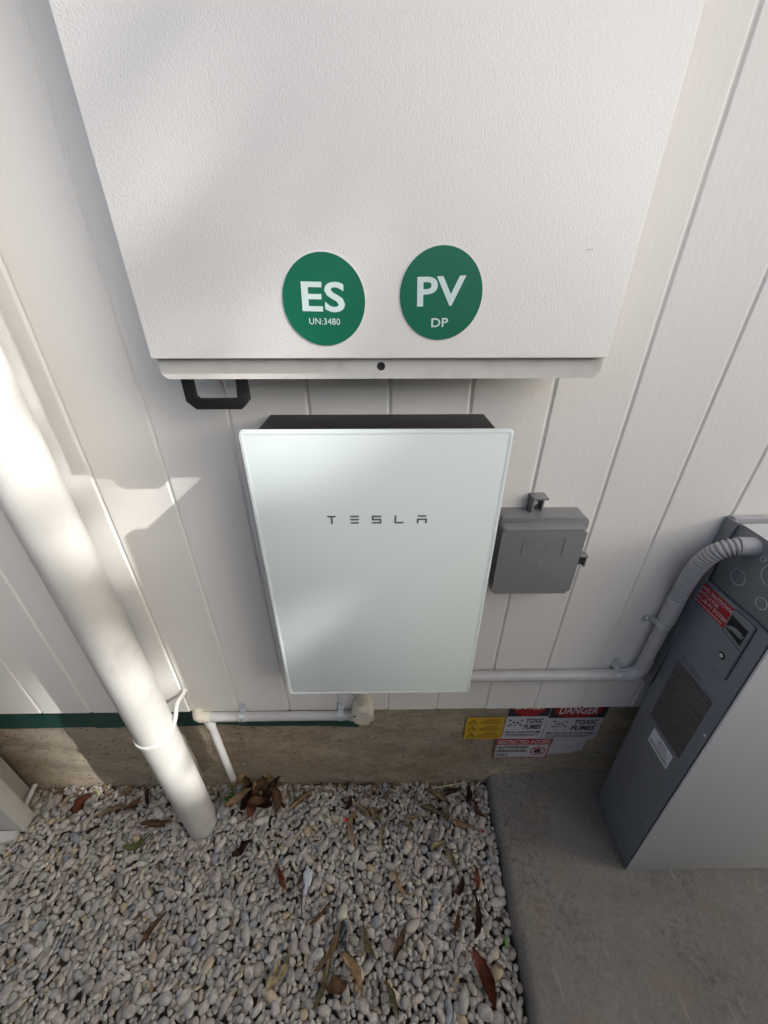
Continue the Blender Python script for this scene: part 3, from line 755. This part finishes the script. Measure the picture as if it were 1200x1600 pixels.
# knockouts in the upper compartment
for uu, zz, rr in ((.128, 1.065, .0175), (.193, 1.052, .0125), (.185, 1.112, .022), (.155, 1.132, .006)):
    bm = bmesh.new(); ring(bm, uu, zz, rr, .0016, -.0012, -.0002, 32); side_print(bm_mesh(bm, 'knockout'), .7455, 'knockout', galv_m, bc)
    side_print(uprism(circ(uu, zz, rr - .003, 24), .0002, .0009, .0004), .7455, 'knockout_disc', upper_m, bc)

# ================================================================ SIGNS ON THE FOOTING
YS = .0255
def sign(name, pts, mat, label, off=0.0):
    cx = sum(p[0] for p in pts) / len(pts); cz = min(p[1] for p in pts)
    root = prism(name, [(a, b) for a, b in pts], YS - .0012 - off, YS - .0001 - off, mat, None, .0002, 1)
    root['label'] = label; root['category'] = 'sign'; root['group'] = 'warning signs on the footing'
    root.data.transform(Matrix.Translation((-cx, -YS, -cz))); root.location = (cx, YS, cz); return root
def child(root, name, me, mat): me.transform(Matrix.Translation(-root.location)); return link(name, me, mat, root)
def tp(t, x0, x1, z0, z1, y, b=.012, shear=0): me = text_mesh(t, x0, x1, z0, z1, b, .0003, shear); me.transform(Matrix.Translation((0, y, 0))); return me
s = sign('warning_sign', [(.260, .274), (.388, .268), (.386, .391), (.260, .393)], signyellow_m, 'yellow warning sign with three triangles on the footing')
ys = YS - .0013
bm = bmesh.new()
for k in range(3):
    cz = .370 - k * .037; tri_outline(bm, .284, cz - .002, .0155, .2, ys - .0004, ys)
    add_prism(bm, [(.283, cz - .008), (.288, cz + .001), (.2845, cz), (.286, cz + .007), (.281, cz - .002), (.2845, cz - .001)], ys - .0004, ys)
child(s, 'warning_triangles', bm_mesh(bm, 'warning_triangles'), print_m)
child(s, 'small_print', bars([(.322, .368, .3785 - k * .038, .3815 - k * .038) for k in range(3)] + [(.307, .380 - .01 * (j % 2), .371 - k * .038 - j * .006, .3725 - k * .038 - j * .006) for k in range(3) for j in range(3)], ys, .0003), print_m)
def fumes(x0, x1, z0, z1, label, off, zt, tz):
    s = sign('danger_sign', [(x0, z0), (x1, z0 - .004), (x1 + .003, z1), (x0, z1)], signwhite_m, label, off); y = YS - .0014 - off; W = x1 - x0
    hd = child(s, 'header', (lambda b: (add_box(b, x0 + .001, x1 + .001, y - .0003, y, zt, z1 - .001), bm_mesh(b, 'header'))[1])(bmesh.new()), print_m)
    bm = bmesh.new(); add_prism(bm, [p for p in circ((x0 + x1) / 2, tz + .020, W * .43, 40, tz + .018 - zt) if True], y - .0007, y - .0004)
    child(s, 'red_oval', bm_mesh(bm, 'red_oval'), signred_m)
    child(s, 'title', tp('DANGER', x0 + W * .16, x1 - W * .16, tz, tz + .040, y - .0008, .02), paleprint_m)
    child(s, 'lettering', tp('TOXIC', x0 + W * .50, x1 - W * .07, zt - .037, zt - .012, y, .034, .15), print_m)
    child(s, 'lettering', tp('FUMES', x0 + W * .48, x1 - W * .08, zt - .071, zt - .045, y, .034, .15), print_m)
    child(s, 'lettering', tp('FIRE WILL CAUSE TOXIC FUMES', x0 + W * .06, x1 - W * .05, zt - .094, zt - .083, y, .022), print_m)
    child(s, 'small_print', bars([(x0 + W * .06, x1 - W * (.08 + .12 * (k % 2)), zt - .104 - k * .0075, zt - .1015 - k * .0075) for k in range(2)], y), print_m)
    bm = bmesh.new(); cx = x0 + W * .25; cz = zt - .035                     # skull and crossed bones
    for sg in (1, -1): add_prism(bm, [(cx - .026, cz - sg * .016), (cx - .023, cz - sg * .020), (cx + .026, cz + sg * .014), (cx + .023, cz + sg * .018)], y - .0002, y)
    child(s, 'bones', bm_mesh(bm, 'bones'), print_m)
    bm = bmesh.new(); add_prism(bm, circ(cx, cz + .004, .017, 20, .015), y - .0005, y - .0003); add_box(bm, cx - .008, cx + .008, y - .0005, y - .0003, cz - .019, cz - .008)
    sk = child(s, 'skull', bm_mesh(bm, 'skull'), signwhite_m)
    bm = bmesh.new()
    for ex_ in (-.0065, .0065): add_prism(bm, circ(cx + ex_, cz + .003, .0042, 12), y - .0008, y - .0006)
    add_prism(bm, [(cx - .002, cz - .006), (cx + .002, cz - .006), (cx, cz - .001)], y - .0008, y - .0006)
    for k in range(3): add_box(bm, cx - .0055 + k * .0045, cx - .0035 + k * .0045, y - .0008, y - .0006, cz - .017, cz - .010)
    child(s, 'skull_eyes', bm_mesh(bm, 'skull_eyes'), print_m)
fumes(.3895, .5225, .273, .475, 'narrower white toxic fumes sign beside the yellow sign', 0, .398, .436)
fumes(.5255, .7090, .262, .475, 'wider white toxic fumes sign nearest the tall grey cabinet', 0, .388, .409)
s = sign('access_sign', [(.3755, .156), (.564, .152), (.5685, .2715), (.3745, .275)], signwhite_m, 'red bordered restricted access sign below the toxic fumes signs', .0016)
y = YS - .0030
bm = bmesh.new(); add_prism(bm, [(.376, .238), (.5665, .236), (.568, .271), (.3755, .2742)], y - .0003, y)
for q in ((.376, .380, .1565, .238), (.561, .5645, .153, .236), (.380, .561, .1545, .158)): add_box(bm, q[0], q[1], y - .0003, y, q[2], q[3])
child(s, 'red_border', bm_mesh(bm, 'red_border'), signred_m)
child(s, 'title', tp('RESTRICTED ACCESS', .382, .560, .2435, .2655, y - .0004, .012), paleprint_m)
for t, a, b, c, d in (('AUTHORISED', .384, .492, .2135, .2295), ('PERSONNEL', .384, .492, .1905, .2065), ('ONLY', .384, .428, .1665, .1825)): child(s, 'lettering', tp(t, a, b, c, d, y, .03), print_m)
bm = bmesh.new(); ring(bm, .528, .197, .0265, .0042, y - .0006, y - .0003, 32); add_prism(bm, [(.5115, .212), (.5145, .2155), (.5445, .182), (.5415, .1785)], y - .0009, y - .0007)
child(s, 'prohibition_ring', bm_mesh(bm, 'prohibition_ring'), signred_m)
bm = bmesh.new(); add_prism(bm, [(.516, .192), (.520, .184), (.536, .184), (.539, .198), (.537, .212), (.534, .212), (.533, .202), (.531, .215), (.528, .215), (.5275, .202), (.525, .214), (.522, .213), (.5225, .198), (.519, .203), (.516, .203)], y - .0003, y)
child(s, 'hand_symbol', bm_mesh(bm, 'hand_symbol'), print_m)
s = sign('notice_plate', [(.566, .170), (.655, .178), (.655, .188), (.686, .191), (.687, .2565), (.571, .2565)], signwhite_m, 'small pale notice under the wider toxic fumes sign')
child(s, 'small_print', bars([(.582, .676 - .02 * (k % 3), .248 - k * .008, .2495 - k * .008) for k in range(7)], YS - .0013), cond_m)

# ================================================================ WHITE COLUMN bottom left
dc = thing('duct_cover', 'white boxed metal duct cover standing in the pebbles at the left edge', 'duct cover', (-1.30, -.09, 0))
box('rear_channel', -1.42, -1.300, -.072, .006, .004, 2.2, pvc_m, dc, .002)
box('front_channel', -1.40, -1.2195, -.124, -.0735, .018, 2.2, pvc_m, dc, .003)
prism('crumpled_end', [(-1.31, -.126), (-1.235, -.126), (-1.232, -.150), (-1.262, -.158), (-1.318, -.146)], .012, .034, pvc_m, dc, .002, 2, axis='z')
tube('drain_stub', [(-1.287, .016, .026), (-1.272, -.066, .024)], .0085, pvc_m, dc, 16)

# ================================================================ LEAF LITTER
def leaf_mesh(L, W, curve, curl, fold, jag=0.0, seed=0):
    r = random.Random(seed); n = 12; bm = bmesh.new(); rows = []
    for i in range(n + 1):
        t = i / n; wdt = W * (math.sin(PI * min(1, t * .96 + .03)) ** .8) * (1.15 - .5 * t) * (1 + r.uniform(-jag, jag)) + .0004
        a = curve * (t - .5); cx = L * (t - .5); cy = L * curve * .25 * (1 - (2 * t - 1) ** 2)
        nx_, ny_ = -math.sin(-a), math.cos(-a)
        z = curl * L * ((2 * t - 1) ** 2) * .5 + .0028 * math.sin(t * 9 + seed)
        rows.append([bm.verts.new((cx + nx_ * wdt * s, cy + ny_ * wdt * s, z + fold * abs(s) * wdt * (1 + .5 * math.sin(t * 7 + seed * 2)) + s * wdt * .7 * math.sin(t * 3 + seed))) for s in (-1, -.5, 0, .5, 1)])
    for p, q in zip(rows[:-1], rows[1:]):
        for k in range(4): bm.faces.new((p[k], p[k + 1], q[k + 1], q[k]))
    bmesh.ops.solidify(bm, geom=list(bm.faces), thickness=.0007)
    return bm_mesh(bm, 'dry_leaf', True)
# x, y, length, half width, heading (deg), colour, curve, curl, tilt, label
LV = []
def lv(*a): LV.append(a)
lv(-.789, -.104, .115, .011, 8, 'brown', .1, .1, 'long flat brown bark-like leaf left of the downpipe foot')
lv(-.824, -.153, .100, .011, 28, 'green', .5, .2, 'curved greenish leaf left of the downpipe foot')
lv(-1.079, -.040, .080, .026, 60, 'red', .2, .15, 'broad reddish leaf against the footing near the left edge')
lv(-.996, -.114, .050, .012, 40, 'dark', .3, .2, 'small dark leaf left of the long brown bark-like leaf')
lv(-.965, -.070, .110, .012, 24, 'tan', .3, .2, 'orange tan leaf lying near the footing between column and downpipe')
lv(-.900, -.050, .075, .013, 35, 'brown', .5, .3, 'brown curled leaf near the footing left of the downpipe')
lv(-.850, -.030, .080, .012, -60, 'dark', .4, .3, 'dark leaf tight to the footing left of the downpipe')
lv(-.755, -.035, .075, .011, 70, 'dark', .4, .3, 'dark leaf against the footing just left of the downpipe')
lv(-.464, -.182, .075, .017, 40, 'dark', .6, .7, 'dark curled leaf right of the downpipe foot')
lv(-.328, -.256, .085, .013, -52, 'red', .3, .25, 'reddish brown leaf alone on open pebbles right of the downpipe')
lv(-.275, -.251, .050, .008, 70, 'brown', .3, .2, 'small brown leaf beside the pale plastic scrap')
lv(-.140, -.057, .060, .012, 70, 'dark', .5, .6, 'dark curled leaf at the footing below the round cream box')
lv(-.085, -.080, .075, .011, -35, 'tan', .3, .2, 'tan leaf below the footing middle, left of a matching pair')
lv(-.044, -.096, .065, .013, -50, 'tan', .3, .3, 'shorter tan leaf below the footing middle')
lv(-.117, -.130, .095, .010, -80, 'tan', .5, .3, 'upright narrow tan leaf below the footing middle')
lv(-.003, -.145, .110, .008, 75, 'pale', .8, .2, 'thin pale curved leaf on its own below the footing middle')
lv(.051, -.261, .100, .008, -52, 'tan', 1.0, .2, 'thin crescent shaped tan leaf on open pebbles')
lv(.184, -.035, .095, .012, -30, 'tan', .2, .2, 'tan leaf leading the cluster near the slab corner')
lv(.155, -.080, .085, .014, -18, 'olive', .3, .2, 'olive brown leaf in the cluster near the slab corner')
lv(.206, -.088, .060, .013, 80, 'olive', .2, .3, 'short olive leaf across the cluster near the slab corner')
lv(.262, -.129, .110, .011, -16, 'tan', .3, .15, 'long tan leaf pointing at the slab edge')
lv(.100, -.098, .080, .007, 4, 'tan', .1, .1, 'thin straight tan leaf left of the cluster')
lv(.069, -.127, .065, .009, -38, 'olive', .3, .2, 'narrow olive leaf under the thin straight one')
lv(.165, -.178, .060, .011, 20, 'pale', .5, .5, 'pale curled leaf below the slab corner cluster')
lv(.196, -.210, .075, .012, -58, 'olive', .3, .2, 'olive leaf slanting below the pale curled leaf')
lv(-.296, -.040, .120, .010, 38, 'tan', .3, .2, 'long tan leaf beside the leaf heap at the footing')
lv(.272, -.257, .065, .010, 80, 'red', .4, .3, 'dark red leaf close to the slab edge')
lv(.215, -.277, .060, .013, 55, 'dark', .5, .5, 'dark curled leaf left of the dark red one by the slab')
lv(.190, -.354, .070, .009, 62, 'brown', .4, .3, 'narrow brown leaf left of the slab edge')
lv(.245, -.345, .120, .012, 78, 'dark', .6, .5, 'long dark twisted leaf along the slab edge')
lv(.250, -.462, .125, .024, -72, 'red', .25, .2, 'largest reddish brown leaf beside the slab near the bottom')
lv(.035, -.397, .090, .012, 62, 'brown', .3, .3, 'brown leaf on open pebbles above the olive strip')
lv(-.055, -.390, .095, .010, -60, 'olive', .4, .2, 'olive strip leaf in the lower middle of the pebbles')
lv(.004, -.493, .080, .010, -62, 'olive', .3, .2, 'olive leaf nearest the bottom edge in the middle')
lv(-.100, -.452, .120, .015, -55, 'tan', .5, .25, 'broad tan leaf at the right of the large lower bunch')
lv(-.168, -.400, .130, .016, 58, 'tan', .4, .25, 'long tan leaf topping the large lower bunch')
lv(-.180, -.455, .125, .010, 72, 'olive', .3, .2, 'olive leaf hanging down the left of the large lower bunch')
lv(-.138, -.470, .065, .020, 10, 'brown', .2, .2, 'flat brown leaf piece inside the large lower bunch')
lv(-.312, -.448, .065, .014, 72, 'pale', .3, .25, 'pale greenish leaf left of the large lower bunch')
lv(-.282, -.425, .075, .011, 70, 'pale', .2, .2, 'pale tan leaf touching the pale greenish one')
lv(-.674, -.357, .100, .009, 55, 'brown', .3, .1, 'thin brown leaf alone on the left pebbles')
lv(.290, -.032, .075, .014, 75, 'dark', .5, .5, 'dark leaf wedged into the slab corner by the footing')
lv(.320, -.075, .070, .012, -65, 'red', .4, .4, 'red brown leaf wedged between pebbles and slab corner')
lv(.240, -.030, .070, .012, 20, 'dark', .4, .4, 'dark leaf against the footing left of the slab corner')
lv(-.205, -.330, .080, .006, 42, 'brown', .3, .1, 'thin brown sliver leaf above the large lower bunch')
for i, (x, y, L, W, hd, colr, cv, cu_, lab_) in enumerate(LV):
    o = link('dry_leaf', leaf_mesh(L * .88, W * .8, cv * random.choice((-1, 1)), cu_ * 1.3, random.uniform(.3, 1.1), .22, i), leaf_m[colr], None, lab_, 'leaf', 'dry leaves fallen on the pebbles')
    o.location = (x, y, .0105 + W * .2); o.rotation_euler = (random.uniform(-.38, .38), random.uniform(-.14, .14), math.radians(hd))
heap = [(-.520, .000, 60, 'tan'), (-.500, -.020, -70, 'brown'), (-.483, -.030, 80, 'dark'), (-.477, -.066, -85, 'red'), (-.452, -.008, 40, 'brown'), (-.450, -.058, 15, 'brown'),
        (-.428, -.014, -60, 'tan'), (-.405, -.025, 70, 'dark'), (-.505, -.052, 30, 'tan'), (-.462, -.035, -40, 'tan'), (-.395, -.050, -75, 'brown'), (-.430, -.075, -10, 'dark')]
hl = ['tan leaf on top of the heap under the drain pipe', 'brown leaf standing at the left of the heap under the drain pipe', 'dark leaf in the middle of the leaf heap', 'long red brown leaf at the front of the leaf heap',
      'brown leaf leaning on the footing in the leaf heap', 'flat brown leaf at the front right of the leaf heap', 'tan leaf leaning on the footing right in the leaf heap', 'dark leaf at the right end of the leaf heap',
      'tan leaf at the front left of the leaf heap', 'tan leaf lying across the centre of the leaf heap', 'brown leaf outermost right of the leaf heap', 'dark leaf under the front of the leaf heap']
for i, ((x, y, hd, colr), lab_) in enumerate(zip(heap, hl)):
    o = link('dry_leaf', leaf_mesh(random.uniform(.065, .10), random.uniform(.013, .02), random.uniform(.2, .7), random.uniform(.3, .8), .6, .12, 100 + i), leaf_m[colr], None, lab_, 'leaf', 'leaf heap at the foot of the drain pipe')
    o.location = (x, y, .026 + random.uniform(0, .03)); o.rotation_euler = (random.uniform(-.7, .7), random.uniform(-.6, .6), math.radians(hd))
tube('twig', [(.165, -.010, .018), (.21, -.006, .022), (.285, .004, .026)], [.0022, .0026, .0020], leaf_m['pale'], None, 8, label='thin pale stick lying along the foot of the footing', cat='stick')
tube('twig', [(-.245, -.235, .017), (-.262, -.28, .02), (-.255, -.335, .016)], [.002, .0025, .0012], leaf_m['dark'], None, 8, label='thin dark twig beside the pale plastic scrap', cat='stick')
tube('twig', [(-1.075, .004, .012), (-1.050, -.004, .02), (-1.035, -.022, .018)], [.003, .004, .003], leaf_m['pale'], None, 8, label='short pale bark splinter at the footing near the left column', cat='stick')
# fine litter caught along the footing: crumbs of leaf and bark nobody could count
lr = np.random.default_rng(21); VV, FF, off = [], [], 0
for k in range(420):
    if k < 300: x, y = lr.uniform(-1.5, .34), .012 - abs(lr.normal(0, .028))
    else: x, y = lr.uniform(-1.5, .33), -lr.uniform(.05, .5)
    if (x - dpx) ** 2 + (y - dpy) ** 2 < .0028: continue
    L = lr.uniform(.004, .017); W = L * lr.uniform(.15, .4); a = lr.uniform(0, PI); z = lr.uniform(.008, .016)
    e = np.array((math.cos(a), math.sin(a), lr.normal(0, .25))); f = np.array((-math.sin(a), math.cos(a), lr.normal(0, .3)))
    c = np.array((x, y, z)); up = np.array((0, 0, .0012))
    VV.append(np.array((c - e * L, c + f * W, c + e * L, c - f * W, c - e * L + up, c + f * W + up, c + e * L + up, c - f * W + up)))
    FF += [tuple(q + off for q in t) for t in ((3, 2, 1, 0), (4, 5, 6, 7), (0, 1, 5, 4), (1, 2, 6, 5), (2, 3, 7, 6), (3, 0, 4, 7))]; off += 8
me = bpy.data.meshes.new('leaf_litter'); me.from_pydata(np.concatenate(VV).tolist(), [], FF)
lit_m = Mat('leaf crumbs', (.1, .06, .035), .7)
_g = lit_m.n.new('ShaderNodeNewGeometry'); lit_m.color(lit_m.ramp(_g.outputs['Random Per Island'], [(0, (.05, .028, .018)), (.5, (.13, .08, .045)), (1, (.24, .18, .10))]))
link('leaf_litter', me, lit_m, None, 'fine brown leaf crumbs scattered over the pebbles and along the footing', 'leaf litter', None, 'stuff')
# green weed at the pipe end
wd = thing('green_weed', 'small green weed sprouting beside the downpipe under the drain pipe end', 'weed', (-.556, -.030, 0))
tube('stem', [(-.556, -.030, 0), (-.550, -.026, .05), (-.545, -.020, .10), (-.540, -.016, .15)], [.003, .0028, .0022, .0015], weed_m, wd, 8)
tube('stem', [(-.556, -.032, 0), (-.565, -.045, .03), (-.560, -.055, .06)], [.002, .0018, .001], weed_m, wd, 8)
for k, (dx, dy, dz, hd) in enumerate(((.004, -.006, .045, 30), (-.012, -.012, .035, 150), (.010, -.012, .06, -20), (-.004, -.024, .058, -110))):
    o = link('leaf', leaf_mesh(.024, .006, .3, .3, .4, .05, 200 + k), weed_m, wd); o.location = (dx, dy, dz); o.rotation_euler = (.3, -.5, math.radians(hd))
# small litter
def lump(name, x, y, z, sx, sy, sz, mat, label, cat, seed):
    r = np.random.default_rng(seed); v = IV * (1 + .28 * np.sin(3.1 * (IV @ r.normal(size=3)) + r.uniform(0, 6)) + .15 * np.sin(7 * (IV @ r.normal(size=3))))[:, None] * np.array((sx, sy, sz))
    me = bpy.data.meshes.new(name); me.from_pydata(v.tolist(), [], IF.tolist())
    o = link(name, me, mat, None, label, cat); o.location = (x, y, z); return o
lump('plastic_scrap', -.253, -.262, .016, .013, .030, .006, Mat('pale plastic scrap', (.5, .54, .6), .4), 'crumpled pale bluish plastic scrap on the pebbles', 'scrap', 1)
lump('plastic_scrap', -.575, -.060, .022, .022, .030, .020, clear_m, 'crumpled clear plastic scrap wedged beside the downpipe foot', 'scrap', 2)
lump('plastic_scrap', -.130, -.376, .018, .010, .024, .005, Mat('navy scrap', (.012, .018, .035), .4), 'dark navy plastic scrap at the head of the large leaf bunch', 'scrap', 3)
lump('red_scrap', -.143, -.100, .014, .004, .006, .002, red_m, 'tiny red scrap below the round cream box', 'scrap', 4)
lump('red_scrap', .322, -.140, .013, .005, .004, .002, red_m, 'tiny red scrap beside the slab edge', 'scrap', 5)
lump('green_scrap', .328, -.396, .013, .004, .009, .002, weed_m, 'tiny green scrap beside the slab edge', 'scrap', 6)
